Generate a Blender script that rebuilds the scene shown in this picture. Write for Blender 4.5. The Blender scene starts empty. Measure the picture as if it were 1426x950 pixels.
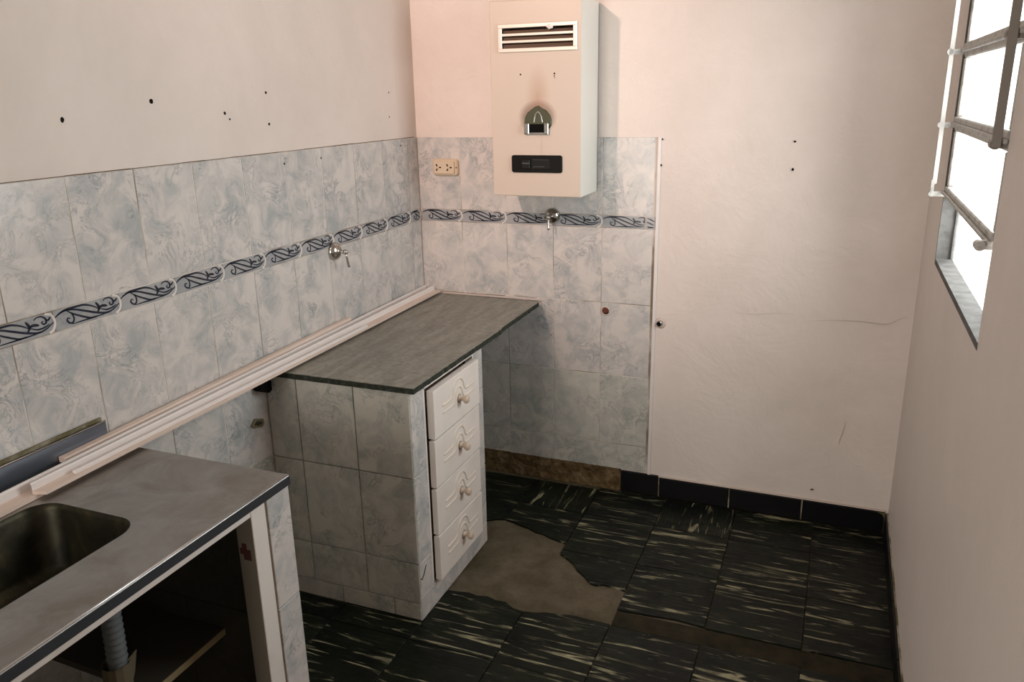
import bpy, bmesh, math, random
from mathutils import Vector, Matrix
random.seed(7)
S = bpy.context.scene
COL = S.collection

# ------------------------------------------------------------------ camera
F_PX = 1122.475
cam_d = bpy.data.cameras.new('camera'); cam = bpy.data.objects.new('camera', cam_d); COL.objects.link(cam)
cam_d.sensor_width = 36.0; cam_d.lens = F_PX / 1426.0 * 36.0
cam_d.clip_start = 0.02
yaw, pitch, roll = 0.3868, 0.2963, -0.0197
fw = Vector((-math.sin(yaw) * math.cos(pitch), math.cos(yaw) * math.cos(pitch), -math.sin(pitch)))
rt = Vector((math.cos(yaw), math.sin(yaw), 0)); up = rt.cross(fw)
r2 = rt * math.cos(roll) + up * math.sin(roll); u2 = -rt * math.sin(roll) + up * math.cos(roll)
cam.matrix_world = Matrix(((r2.x, u2.x, -fw.x, 1.6366), (r2.y, u2.y, -fw.y, -3.0244), (r2.z, u2.z, -fw.z, 1.6103), (0, 0, 0, 1)))
S.camera = cam

# ------------------------------------------------------------------ light
S.view_settings.view_transform = 'Standard'; S.view_settings.look = 'None'
S.view_settings.gamma = 1.0; S.view_settings.use_curve_mapping = False
S.view_settings.exposure = 0.05
w = bpy.data.worlds.new('sky'); S.world = w; w.use_nodes = True
bg = w.node_tree.nodes['Background']; bg.inputs[0].default_value = (0.88, 0.97, 1.0, 1); bg.inputs[1].default_value = 1.1

def area(name, loc, rot, sx, sy, power, col):
    l = bpy.data.lights.new(name, 'AREA'); l.shape = 'RECTANGLE'; l.size = sx; l.size_y = sy; l.energy = power; l.color = col
    o = bpy.data.objects.new(name, l); COL.objects.link(o); o.location = loc; o.rotation_euler = rot; return o
# daylight standing outside the kitchen window
area('window_daylight', (2.30, -0.48, 1.72), (0, math.radians(90), 0), 1.5, 1.2, 74, (1.0, 0.885, 0.855))
# added fill light well behind the camera; the wall has no opening there
area('rear_fill', (0.25, -4.98, 1.10), (math.radians(90), 0, 0), 0.8, 2.0, 54, (1.0, 0.93, 0.85))
# warm reflector lamp on the wall, high above the sink, above the top of the picture
l = bpy.data.lights.new('wall_lamp_bulb', 'SPOT'); l.energy = 104; l.color = (1.0, 0.68, 0.57); l.shadow_soft_size = 0.06; l.spot_size = math.radians(56); l.spot_blend = 0.9
o = bpy.data.objects.new('wall_lamp_bulb', l); COL.objects.link(o); o.location = (0.06, -2.30, 2.50)
o.rotation_euler = (Vector((0.36, 0.0, 1.70)) - Vector(o.location)).to_track_quat('-Z', 'Y').to_euler()

# ------------------------------------------------------------------ helpers
WL = {}      # world location of parents
def wl(p): return WL.get(p.name, Vector((0, 0, 0))) if p else Vector((0, 0, 0))
def obj(name, bm, mat, parent=None, smooth=False, mats=None):
    """link a bmesh given in world coordinates as one object; origin goes to its centre"""
    if parent is None: c = Vector((0, 0, 0))
    vs = [v.co for v in bm.verts]
    lo = Vector([min(v[i] for v in vs) for i in range(3)]); hi = Vector([max(v[i] for v in vs) for i in range(3)])
    c = (lo + hi) / 2
    bmesh.ops.translate(bm, verts=bm.verts, vec=-c)
    bmesh.ops.recalc_face_normals(bm, faces=bm.faces)
    me = bpy.data.meshes.new(name); bm.to_mesh(me); bm.free()
    for m in (mats or [mat]): me.materials.append(m)
    if smooth:
        for p in me.polygons: p.use_smooth = True
    o = bpy.data.objects.new(name, me); COL.objects.link(o)
    if parent: o.parent = parent
    o.location = c - wl(parent); WL[o.name] = c
    return o
def place(name, me, loc, parent):
    o = bpy.data.objects.new(name, me); COL.objects.link(o); o.parent = parent
    o.location = Vector(loc) - wl(parent); WL[o.name] = Vector(loc); return o
def tag(o, label=None, cat=None, group=None, kind=None):
    if label: o['label'] = label
    if cat: o['category'] = cat
    if group: o['group'] = group
    if kind: o['kind'] = kind
    return o
def thing(name, loc, label, cat, group=None):
    o = bpy.data.objects.new(name, None); COL.objects.link(o); o.location = loc; o.empty_display_size = 0.05
    WL[o.name] = Vector(loc); return tag(o, label, cat, group)
def BM(): return bmesh.new()
def box(bm, x0, x1, y0, y1, z0, z1, bev=0.0, seg=1, mi=0):
    x0, x1 = sorted((x0, x1)); y0, y1 = sorted((y0, y1)); z0, z1 = sorted((z0, z1))
    t = bmesh.new(); bmesh.ops.create_cube(t, size=1)
    for v in t.verts: v.co = Vector(((x0 + x1) / 2 + v.co.x * (x1 - x0), (y0 + y1) / 2 + v.co.y * (y1 - y0), (z0 + z1) / 2 + v.co.z * (z1 - z0)))
    if bev: bmesh.ops.bevel(t, geom=list(t.edges), offset=bev, segments=seg, affect='EDGES', profile=0.5)
    for f in t.faces: f.material_index = mi
    merge(bm, t); return bm
def merge(bm, t):
    me = bpy.data.meshes.new('tmp'); t.to_mesh(me); t.free(); bm.from_mesh(me); bpy.data.meshes.remove(me)
def prism(bm, pts, h, mp, h0=0.0, bev=0.0, mi=0):
    """polygon pts (u,v) from height h0 to h through mapping mp(u,v,h)"""
    t = bmesh.new()
    a = [t.verts.new(mp(u, v, h0)) for u, v in pts]; b = [t.verts.new(mp(u, v, h)) for u, v in pts]
    t.faces.new(a); top = t.faces.new(b)
    n = len(pts)
    for i in range(n): t.faces.new((a[i], a[(i + 1) % n], b[(i + 1) % n], b[i]))
    if bev: bmesh.ops.bevel(t, geom=list(top.edges), offset=bev, segments=1, affect='EDGES')
    for f in t.faces: f.material_index = mi
    merge(bm, t); return bm
def tube(bm, pts, rad, n=10, cap=True):
    pts = [Vector(p) for p in pts]; R = rad if isinstance(rad, (list, tuple)) else [rad] * len(pts)
    t = bmesh.new(); rings = []
    prev = None
    for i, p in enumerate(pts):
        d = (pts[min(i + 1, len(pts) - 1)] - pts[max(i - 1, 0)]).normalized()
        if prev is None:
            a = d.orthogonal().normalized()
        else:
            a = (prev - d * prev.dot(d)).normalized()
        prev = a; b = d.cross(a)
        rings.append([t.verts.new(p + (a * math.cos(k * 2 * math.pi / n) + b * math.sin(k * 2 * math.pi / n)) * R[i]) for k in range(n)])
    for i in range(len(rings) - 1):
        for k in range(n): t.faces.new((rings[i][k], rings[i][(k + 1) % n], rings[i + 1][(k + 1) % n], rings[i + 1][k]))
    if cap: t.faces.new(rings[0]); t.faces.new(rings[-1])
    merge(bm, t); return bm
def lathe(bm, prof, o, axis, n=20):
    """profile [(r,h)] turned about axis through o"""
    o = Vector(o); ax = Vector(axis).normalized(); a = ax.orthogonal().normalized(); b = ax.cross(a)
    t = bmesh.new(); rings = []
    for r, h in prof: rings.append([t.verts.new(o + ax * h + (a * math.cos(k * 2 * math.pi / n) + b * math.sin(k * 2 * math.pi / n)) * max(r, 1e-5)) for k in range(n)])
    for i in range(len(rings) - 1):
        for k in range(n): t.faces.new((rings[i][k], rings[i][(k + 1) % n], rings[i + 1][(k + 1) % n], rings[i + 1][k]))
    t.faces.new(rings[0]); t.faces.new(rings[-1])
    merge(bm, t); return bm
def smooth_line(pts, k=5):
    """Catmull-Rom through 2D points"""
    out = []
    P = [pts[0]] + list(pts) + [pts[-1]]
    for i in range(1, len(P) - 2):
        p0, p1, p2, p3 = P[i - 1], P[i], P[i + 1], P[i + 2]
        for j in range(k):
            t = j / k
            out.append(tuple(0.5 * ((2 * p1[c]) + (-p0[c] + p2[c]) * t + (2 * p0[c] - 5 * p1[c] + 4 * p2[c] - p3[c]) * t * t + (-p0[c] + 3 * p1[c] - 3 * p2[c] + p3[c]) * t ** 3) for c in range(2)))
    out.append(tuple(pts[-1])); return out
def ribbon(bm, pts, width, h, mp, taper=True, h0=0.0, mid=False):
    n = len(pts); t = bmesh.new(); rows = []
    for i, p in enumerate(pts):
        a = pts[max(i - 1, 0)]; b = pts[min(i + 1, n - 1)]
        dx, dy = b[0] - a[0], b[1] - a[1]; L = math.hypot(dx, dy) or 1
        nx, ny = -dy / L, dx / L
        s = i / (n - 1); wd = width * (0.35 + 0.65 * math.sin(math.pi * min(max(s, .02), .98))) if taper else width
        q = wd / 2
        k = 0.45 if mid else 1.0
        rows.append([t.verts.new(mp(p[0] + nx * q, p[1] + ny * q, h0)), t.verts.new(mp(p[0] + nx * q * k, p[1] + ny * q * k, h)),
                     t.verts.new(mp(p[0] - nx * q * k, p[1] - ny * q * k, h)), t.verts.new(mp(p[0] - nx * q, p[1] - ny * q, h0))])
    for i in range(n - 1):
        for k in range(3): t.faces.new((rows[i][k], rows[i][k + 1], rows[i + 1][k + 1], rows[i + 1][k]))
    t.faces.new(rows[0]); t.faces.new(rows[-1])
    merge(bm, t); return bm
def cut(bm, cutter):
    """boolean difference of two bmeshes, returns a new bmesh"""
    obs = []
    for b in (bm, cutter):
        bmesh.ops.recalc_face_normals(b, faces=b.faces)
        me = bpy.data.meshes.new('tmp'); b.to_mesh(me); b.free()
        o = bpy.data.objects.new('tmp', me); COL.objects.link(o); obs.append(o)
    m = obs[0].modifiers.new('b', 'BOOLEAN'); m.operation = 'DIFFERENCE'; m.object = obs[1]; m.solver = 'EXACT'
    dg = bpy.context.evaluated_depsgraph_get(); r = bmesh.new()
    me = bpy.data.meshes.new_from_object(obs[0].evaluated_get(dg)); r.from_mesh(me)
    bpy.data.meshes.remove(me)
    for o in obs:
        me = o.data; bpy.data.objects.remove(o); bpy.data.meshes.remove(me)
    return r
# faces of the place: (u to the right as seen, v up, h out of the surface)
def on_left(x=0.0): return lambda u, v, h: Vector((x + h, u, v))
def on_back(y=0.0): return lambda u, v, h: Vector((u, y - h, v))
def on_right(x): return lambda u, v, h: Vector((x - h, u, v))
def on_floor(z=0.0): return lambda u, v, h: Vector((u, v, z + h))

# ------------------------------------------------------------------ materials
def mat(name, rough=0.5, metal=0.0, col=(.5, .5, .5), spec=0.5):
    m = bpy.data.materials.new(name); m.use_nodes = True
    b = m.node_tree.nodes['Principled BSDF']
    b.inputs['Base Color'].default_value = (*col, 1); b.inputs['Roughness'].default_value = rough; b.inputs['Metallic'].default_value = metal
    b.inputs['Specular IOR Level'].default_value = spec
    return m
class N:
    def __init__(s, m): s.t = m.node_tree; s.b = s.t.nodes['Principled BSDF']; s.n = s.t.nodes; s.k = s.t.links
    def new(s, ty, **kw):
        x = s.n.new(ty)
        for a, v in kw.items():
            if a.startswith('i_'): x.inputs[a[2:].replace('_', ' ')].default_value = v
            else: setattr(x, a, v)
        return x
    def link(s, a, b): s.k.new(a, b)
    def coords(s, scale=(1, 1, 1), rnd=0.0, kind='Object'):
        tc = s.new('ShaderNodeTexCoord'); mp = s.new('ShaderNodeMapping'); mp.inputs['Scale'].default_value = scale
        out = tc.outputs[kind]
        if rnd:
            oi = s.new('ShaderNodeObjectInfo'); mu = s.new('ShaderNodeMath', operation='MULTIPLY'); mu.inputs[1].default_value = rnd
            s.link(oi.outputs['Random'], mu.inputs[0]); ad = s.new('ShaderNodeVectorMath', operation='ADD')
            s.link(tc.outputs[kind], ad.inputs[0]); s.link(mu.outputs[0], ad.inputs[1]); out = ad.outputs[0]
        s.link(out, mp.inputs['Vector']); return mp.outputs[0]
    def noise(s, vec, scale, detail=4, rough=0.55, dist=0.0):
        x = s.new('ShaderNodeTexNoise'); x.inputs['Scale'].default_value = scale; x.inputs['Detail'].default_value = detail
        x.inputs['Roughness'].default_value = rough; x.inputs['Distortion'].default_value = dist
        if vec is not None: s.link(vec, x.inputs['Vector'])
        return x.outputs['Fac']
    def ramp(s, fac, stops):
        x = s.new('ShaderNodeValToRGB'); e = x.color_ramp.elements
        while len(e) < len(stops): e.new(0.5)
        for q, (p, c) in zip(e, stops):
            q.position = p; q.color = (*c, 1) if isinstance(c, (tuple, list)) else (c, c, c, 1)
        s.link(fac, x.inputs[0]); return x.outputs[0]
    def mix(s, fac, a, b, blend='MIX'):
        x = s.new('ShaderNodeMix', data_type='RGBA', blend_type=blend)
        for i, v in ((6, a), (7, b)):
            if isinstance(v, tuple): x.inputs[i].default_value = (*v, 1)
            else: s.link(v, x.inputs[i])
        if isinstance(fac, (int, float)): x.inputs[0].default_value = fac
        else: s.link(fac, x.inputs[0])
        return x.outputs[2]
    def math(s, op, a, b=None):
        x = s.new('ShaderNodeMath', operation=op)
        for i, v in enumerate((a, b)):
            if v is None: continue
            if isinstance(v, (int, float)): x.inputs[i].default_value = v
            else: s.link(v, x.inputs[i])
        return x.outputs[0]
    def color(s, c): s.link(c, s.b.inputs['Base Color'])
    def roughness(s, c): s.link(c, s.b.inputs['Roughness'])
    def bump(s, h, strength=0.3, dist=0.01):
        x = s.new('ShaderNodeBump'); x.inputs['Strength'].default_value = strength; x.inputs['Distance'].default_value = dist
        s.link(h, x.inputs['Height']); s.link(x.outputs[0], s.b.inputs['Normal'])

def m_paint(name, col, dirt=(.50, .43, .37), patchy=0.35, bump=0.25):
    m = mat(name, 0.62, col=col, spec=0.3); n = N(m); v = n.coords()
    a = n.noise(v, 2.2, 5, .6, .3); b = n.noise(v, 34, 4)
    c = n.mix(n.ramp(a, [(.42, 0.0), (.80, patchy)]), col, dirt)
    c = n.mix(n.ramp(b, [(.35, .06), (.62, 0.0)]), c, tuple(x * .8 for x in col))
    n.color(c)
    lowf = n.noise(v, 5.0, 4, .6, .8); fine = n.noise(v, 90, 3)
    msk = n.ramp(n.noise(v, 1.7, 2), [(.48, 0.0), (.62, 1.0)])
    mid = n.math('MULTIPLY', n.math('MULTIPLY', n.noise(v, 15, 5, .6, 1.2), msk), .55)
    n.bump(n.math('ADD', n.math('ADD', lowf, mid), n.math('MULTIPLY', fine, .05)), bump, .03)
    return m
M = {}
M['paint'] = m_paint('wall_paint', (.80, .715, .665), bump=.22)
M['paint_left'] = m_paint('wall_paint_left', (.80, .715, .665), bump=.08)
M['paint_right_shaded'] = m_paint('wall_paint_shaded_side', (.74, .67, .625), patchy=.25, bump=.12)  # same wall paint, darkened to carry the shade on this wall
M['ceiling'] = m_paint('ceiling_paint', (.62, .57, .52))
M['far_room'] = m_paint('adjoining_room_paint', (.30, .25, .21))

def m_marble(name, base, patch, vein, rough=.22):
    m = mat(name, rough, col=base, spec=.5); n = N(m); v = n.coords(rnd=7.0)
    a = n.noise(v, 13, 7, .66, .6)
    c = n.mix(n.ramp(a, [(.42, 0.0), (.66, 1.0)]), base, patch)
    r = n.noise(v, 13, 7, .68, 1.2)
    ridge = n.math('ABSOLUTE', n.math('SUBTRACT', r, .5))
    k = n.ramp(ridge, [(.0, .9), (.030, 0.0)])
    area_ = n.ramp(n.noise(v, 8, 3), [(.43, 0.0), (.58, 1.0)])
    c = n.mix(n.math('MULTIPLY', k, area_), c, vein)
    w_ = n.ramp(n.noise(v, 5.5, 3), [(.45, 0.0), (.70, .55)])
    c = n.mix(w_, c, tuple(min(1, x * 1.06) for x in base))
    n.color(c); return m
M['tile'] = m_marble('marbled_wall_tile', (.68, .64, .61), (.415, .435, .445), (.28, .305, .325))
M['tile_old'] = m_marble('marbled_cabinet_tile', (.62, .60, .545), (.39, .41, .39), (.25, .27, .25), .32)
M['tile_shaded'] = m_marble('shaded_cabinet_tile', (.034, .032, .022), (.020, .021, .016), (.012, .012, .010), .7)  # dark copy of the cabinet tile, inner shade put into the colour
M['border'] = m_marble('border_tile_glaze', (.42, .42, .43), (.33, .35, .37), (.26, .28, .32), .2)
M['navy'] = mat('navy_scroll_glaze', .22, col=(.012, .018, .035))
M['rope'] = mat('pale_border_glaze', .3, col=(.78, .73, .69))
def m_grout():
    m = mat('grout', .85, col=(.6, .55, .48), spec=.2); n = N(m); v = n.coords()
    a = n.noise(v, 3.5, 4); n.color(n.mix(n.ramp(a, [(.46, 0.0), (.60, 1.0)]), (.74, .68, .62), (.27, .215, .15))); return m
M['grout'] = m_grout()
def m_grout2():
    m = mat('grimy_grout', .9, col=(.15, .13, .08), spec=.2); n = N(m); v = n.coords()
    a = n.noise(v, 9, 4); n.color(n.mix(n.ramp(a, [(.45, 0.0), (.62, 1.0)]), (.13, .115, .06), (.45, .41, .34))); return m
M['grout_dirty'] = m_grout2()
def m_floor_tile(name, vert):
    m = mat(name, .42, col=(.012, .016, .012), spec=.2); n = N(m)
    v = n.coords(scale=(46, 4.2, 1) if vert else (4.2, 46, 1), rnd=9.0)
    w_ = n.coords(rnd=9.0)
    a = n.noise(v, 1.0, 4, .6, 1.1)
    brk = n.ramp(n.noise(w_, 10, 3), [(.36, .12), (.56, 1.0)])
    ve = n.math('MULTIPLY', n.ramp(a, [(.575, 0.0), (.66, 1.0)]), brk)
    fine = n.ramp(n.noise(v, 2.6, 4, .6, .5), [(.60, 0.0), (.72, .45)])
    base = n.mix(n.ramp(n.noise(w_, 6, 4), [(.4, 0.0), (.7, 1.0)]), (.003, .005, .004), (.010, .014, .007))
    c = n.mix(fine, base, (.045, .052, .034))
    c = n.mix(ve, c, (.36, .34, .22)); n.color(c)
    n.roughness(n.ramp(n.noise(w_, 20, 3), [(.3, .30), (.7, .55)]))
    n.bump(n.math('ADD', n.math('MULTIPLY', ve, .6), n.noise(v, 1.4, 3)), .55, .004); return m
M['ft_h'] = m_floor_tile('green_black_floor_tile', False); M['ft_v'] = m_floor_tile('green_black_floor_tile_turned', True)
def m_cement():
    m = mat('bare_cement', .9, col=(.2, .16, .11), spec=.15); n = N(m); v = n.coords()
    a = n.noise(v, 7, 6, .65, .3); b = n.noise(v, 60, 3)
    c = n.mix(n.ramp(a, [(.30, 0.0), (.72, 1.0)]), (.060, .050, .026), (.17, .140, .100))
    c = n.mix(n.ramp(b, [(.55, 0.0), (.8, .5)]), c, (.08, .06, .035)); n.color(c)
    n.bump(n.math('ADD', a, n.math('MULTIPLY', b, .3)), .6, .01); return m
M['cement'] = m_cement()
def m_dirt():
    m = mat('packed_dirt', .9, col=(.05, .042, .028), spec=.15); n = N(m); v = n.coords(); a = n.noise(v, 14, 5, .6)
    n.color(n.ramp(a, [(.3, (.016, .014, .008)), (.7, (.045, .038, .023))])); n.bump(a, .5, .006); return m
M['dirt'] = m_dirt()
def m_rubble():
    m = mat('crumbling_plaster', .95, col=(.2, .13, .06), spec=.1); n = N(m); v = n.coords()
    a = n.noise(v, 22, 5, .6, .2)
    n.color(n.ramp(a, [(.30, (.07, .047, .022)), (.52, (.16, .108, .052)), (.78, (.30, .22, .13))])); n.bump(a, 1.0, .03); return m
M['rubble'] = m_rubble()
M['bb'] = mat('black_glazed_skirting', .35, col=(.004, .004, .005), spec=.25); 
def m_stone():
    m = mat('grey_stone_slab', .5, col=(.15, .14, .12), spec=.4); n = N(m)
    v = n.coords(); st = n.coords(scale=(26, 5, 10)); 
    a = n.noise(v, 46, 5, .7); b = n.noise(st, 1.0, 4, .6, .5); d = n.noise(v, 4, 4)
    c = n.mix(n.ramp(b, [(.35, 0.0), (.68, 1.0)]), (.195, .187, .160), (.32, .302, .262))
    c = n.mix(n.ramp(a, [(.34, .55), (.52, 0.0)]), c, (.11, .102, .082))
    c = n.mix(n.ramp(d, [(.45, 0.0), (.75, .4)]), c, (.34, .315, .27)); n.color(c)
    n.roughness(n.ramp(d, [(.3, .42), (.7, .62)])); n.bump(a, .3, .003); return m
M['stone'] = m_stone()
M['stone_edge'] = mat('rough_dark_slab_edge', .75, col=(.028, .032, .022), spec=.3)
n = N(M['stone_edge']); v = n.coords(); a = n.noise(v, 60, 5, .7); n.color(n.ramp(a, [(.35, (.012, .014, .009)), (.58, (.038, .046, .034)), (.80, (.11, .13, .12))])); n.bump(a, .9, .006)
def m_steel():
    m = mat('worn_stainless_steel', .34, 1.0, (.52, .48, .43)); n = N(m); v = n.coords(); st = n.coords(scale=(90, 4, 4))
    a = n.noise(v, 7, 6, .65, .6); b = n.noise(st, 1.0, 3)
    n.color(n.mix(n.ramp(a, [(.36, 0.0), (.68, 1.0)]), (.40, .395, .38), (.285, .265, .24)))
    n.roughness(n.math('ADD', n.ramp(a, [(.3, .30), (.7, .46)]), n.math('MULTIPLY', b, .08))); n.bump(b, .05, .002); return m
M['steel'] = m_steel()
def m_basin():  # olive stains, plus the deep basin's shade put into the dark colours
    m = mat('shaded_grimy_basin_steel', .45, .75, (.10, .09, .06)); n = N(m); v = n.coords(); a = n.noise(v, 9, 5, .65, .5)
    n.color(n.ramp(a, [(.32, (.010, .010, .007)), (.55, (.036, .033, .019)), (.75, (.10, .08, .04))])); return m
M['basin'] = m_basin()
M['steel_edge'] = mat('bright_steel_edge', .22, 1.0, (.66, .67, .69))
M['steel_dark'] = mat('dulled_steel', .36, 1.0, (.22, .25, .30))
M['chrome'] = mat('chrome', .16, 1.0, (.46, .45, .42))
M['chrome_dull'] = mat('dull_chrome', .35, 1.0, (.45, .44, .42))
M['white_wood'] = mat('white_painted_wood', .45, col=(.80, .755, .715)); 
n = N(M['white_wood']); v = n.coords(); a = n.noise(v, 8, 5); n.color(n.mix(n.ramp(a, [(.5, 0.0), (.85, .4)]), (.80, .755, .715), (.60, .53, .46)))
M['drawer'] = mat('cream_painted_drawer', .42, col=(.87, .805, .75)); 
n = N(M['drawer']); v = n.coords(); a = n.noise(v, 6, 5); n.color(n.mix(n.ramp(a, [(.5, 0.0), (.85, .35)]), (.87, .805, .75), (.62, .53, .44)))
M['knob'] = mat('tan_turned_knob', .4, col=(.62, .50, .40))
M['groove'] = mat('yellowed_moulding', .45, col=(.76, .675, .585))
M['pink_wood'] = mat('pinkish_primed_wood', .55, col=(.80, .60, .50)); 
n = N(M['pink_wood']); v = n.coords(scale=(30, 1.5, 30)); a = n.noise(v, 1.5, 5); n.color(n.ramp(a, [(.3, (.66, .52, .44)), (.7, (.78, .65, .575))]))
M['white_moulding'] = mat('white_primed_moulding', .5, col=(.80, .755, .74))
M['raw_wood'] = mat('raw_brown_wood', .7, col=(.20, .135, .085)); 
n = N(M['raw_wood']); v = n.coords(scale=(25, 25, 2)); a = n.noise(v, 2, 5); n.color(n.ramp(a, [(.3, (.10, .065, .04)), (.7, (.29, .205, .14))]))
M['board'] = mat('grey_brown_shelf_board', .7, col=(.036, .031, .022)); M['board_edge'] = mat('chipboard_edge', .8, col=(.26, .205, .11))  # shelf board darkened in colour for the shade inside the cabinet
M['post_shaded'] = mat('shaded_post_side', .6, col=(.24, .215, .175)); M['red_mark'] = mat('red_brown_hinge_mark', .7, col=(.085, .022, .018))  # post body carries its shade in the colour; only the facing is white
M['black'] = mat('black_void', .8, col=(.004, .004, .004), spec=.1); M['hole'] = mat('nail_hole', .9, col=(.012, .010, .009), spec=.05)
M['bplastic'] = mat('black_plastic', .4, col=(.006, .005, .004), spec=.12); M['bplastic2'] = mat('dark_grey_plastic', .4, col=(.010, .010, .010), spec=.15)
M['greymark'] = mat('grey_print', .5, col=(.06, .06, .06))
M['cream'] = mat('cream_plastic', .4, col=(.66, .535, .39)); M['cream2'] = mat('cream_plastic_insert', .4, col=(.70, .575, .43))
def m_heater():
    m = mat('cream_enamel', .34, col=(.62, .525, .445), spec=.5); n = N(m); tc = n.new('ShaderNodeTexCoord')
    sp = n.new('ShaderNodeSeparateXYZ'); n.link(tc.outputs['Object'], sp.inputs[0])
    # soot plume around and above the flame window (object centre is the casing centre)
    def blob(cx, cz, rx, rz, lo, hi):
        dx = n.math('DIVIDE', n.math('SUBTRACT', sp.outputs[0], cx), rx); dz = n.math('DIVIDE', n.math('SUBTRACT', sp.outputs[2], cz), rz)
        d = n.math('SQRT', n.math('ADD', n.math('MULTIPLY', dx, dx), n.math('MULTIPLY', dz, dz)))
        return n.ramp(d, [(lo, 1.0), (hi, 0.0)])
    v = n.coords(); ns = n.ramp(n.noise(v, 9, 4), [(.3, .6), (.7, 1.0)])
    c = n.mix(n.math('MULTIPLY', blob(.008, -.055, .075, .062, .70, 1.0), .62), (.62, .525, .445), (.16, .085, .05))
    c = n.mix(n.math('MULTIPLY', n.math('MULTIPLY', blob(.008, .005, .050, .125, .0, 1.0), ns), .62), c, (.40, .20, .115))
    c = n.mix(n.math('MULTIPLY', blob(.022, -.155, .007, .05, .2, 1.0), .25), c, (.42, .30, .17))
    n.color(c); return m
M['heater'] = m_heater(); M['heater_lit_side'] = mat('lit_enamel_side', .4, col=(.74, .735, .69))  # paler enamel copy, window light on that side put into the colour
M['flame'] = mat('sooty_green_plate', .42, .5, (.055, .060, .032)); M['soot'] = mat('sooty_brown_louver', .7, col=(.115, .070, .045))
M['trim_metal'] = mat('pale_metal_trim', .3, .35, (.78, .72, .64)); M['lint'] = mat('white_lint', .9, col=(.82, .76, .72))
M['plastic_strip'] = mat('white_plastic_strip', .35, col=(.82, .77, .76))
M['crack'] = mat('hairline_crack', .9, col=(.50, .43, .39))
M['copper'] = mat('rusty_red_pipe_end', .6, col=(.13, .032, .018)); M['plaster_ring'] = mat('pale_plaster_ring', .8, col=(.66, .56, .50))
M['rust'] = mat('yellow_brown_broken_plug', .8, col=(.20, .165, .09)); M['hose'] = mat('grey_white_drain_hose', .5, col=(.15, .17, .18)); M['card'] = mat('tan_cardboard', .85, col=(.13, .105, .065))
M['iron'] = mat('painted_window_steel', .55, col=(.42, .385, .35)); n = N(M['iron']); v = n.coords(); a = n.noise(v, 30, 4); n.color(n.mix(n.ramp(a, [(.5, 0.0), (.72, 1.0)]), (.46, .44, .41), (.20, .18, .16)))
M['iron_white'] = mat('white_painted_rod', .5, col=(.52, .49, .46)); M['iron_brown'] = mat('brown_grey_lever', .5, col=(.22, .195, .17))
M['putty'] = mat('darkened_reveal', .8, col=(.40, .385, .37)); n = N(M['putty']); v = n.coords(); a = n.noise(v, 22, 5, .65); n.color(n.ramp(a, [(.3, (.05, .047, .042)), (.6, (.13, .125, .12))]))  # reveal darkened in colour to offset the strong window light on it
def m_glass():
    m = bpy.data.materials.new('frosted_pane'); m.use_nodes = True; t = m.node_tree; t.nodes.clear()
    out = t.nodes.new('ShaderNodeOutputMaterial'); tr = t.nodes.new('ShaderNodeBsdfTransparent'); tl = t.nodes.new('ShaderNodeBsdfTranslucent')
    gl = t.nodes.new('ShaderNodeBsdfGlossy'); mx = t.nodes.new('ShaderNodeMixShader'); m2 = t.nodes.new('ShaderNodeMixShader')
    tr.inputs[0].default_value = (.90, .97, .98, 1); tl.inputs[0].default_value = (.90, .96, .97, 1); gl.inputs['Roughness'].default_value = .2
    tc = t.nodes.new('ShaderNodeTexCoord'); ns = t.nodes.new('ShaderNodeTexNoise'); ns.inputs['Scale'].default_value = 9; t.links.new(tc.outputs['Object'], ns.inputs['Vector'])
    rp = t.nodes.new('ShaderNodeMapRange'); rp.inputs[1].default_value = .3; rp.inputs[2].default_value = .7; rp.inputs[3].default_value = .03; rp.inputs[4].default_value = .10
    t.links.new(ns.outputs['Fac'], rp.inputs[0]); t.links.new(rp.outputs[0], mx.inputs[0])
    t.links.new(tr.outputs[0], mx.inputs[1]); t.links.new(tl.outputs[0], mx.inputs[2])
    m2.inputs[0].default_value = .05; t.links.new(mx.outputs[0], m2.inputs[1]); t.links.new(gl.outputs[0], m2.inputs[2]); t.links.new(m2.outputs[0], out.inputs[0])
    return m
M['glass'] = m_glass()

# ------------------------------------------------------------------ room shell
XR = 1.915; CEIL = 2.65; YF = -5.0; XL = -2.6; YE = -2.85
st = lambda o: tag(o, kind='structure')
floor = st(obj('floor', box(BM(), XL, XR + .15, YF, .15, -.12, -.007), M['cement']))
ceiling = st(obj('ceiling', box(BM(), XL, XR + .15, YF, .15, CEIL, CEIL + .1), M['ceiling']))
P = .003                                                  # tiles stand this far proud of the painted plaster
b = BM(); box(b, -.15, XR + .15, P, .15, 0, CEIL)
wall_back = st(obj('wall_back', b, M['paint']))
wall_left = st(obj('wall_left', box(BM(), -.15, -P, YE, P, 0, CEIL), M['paint_left']))
OY0, OY1, OZ0, OZ1 = -1.285, -.395, 1.122, 2.12           # window opening
wr = cut(box(BM(), XR, XR + .15, YF, P, 0, CEIL), box(BM(), XR - .1, XR + .3, OY0, OY1, OZ0, OZ1))
wall_right = st(obj('wall_right', wr, M['paint_right_shaded']))
st(obj('wall_front', box(BM(), XL, XR + .15, YF - .1, YF, 0, CEIL), M['far_room']))
st(obj('wall_side', box(BM(), XL - .1, XL, YF, YE + .1, 0, CEIL), M['far_room']))
st(obj('wall_partition', box(BM(), XL, -.15, YE, YE + .1, 0, CEIL), M['far_room']))

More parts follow.
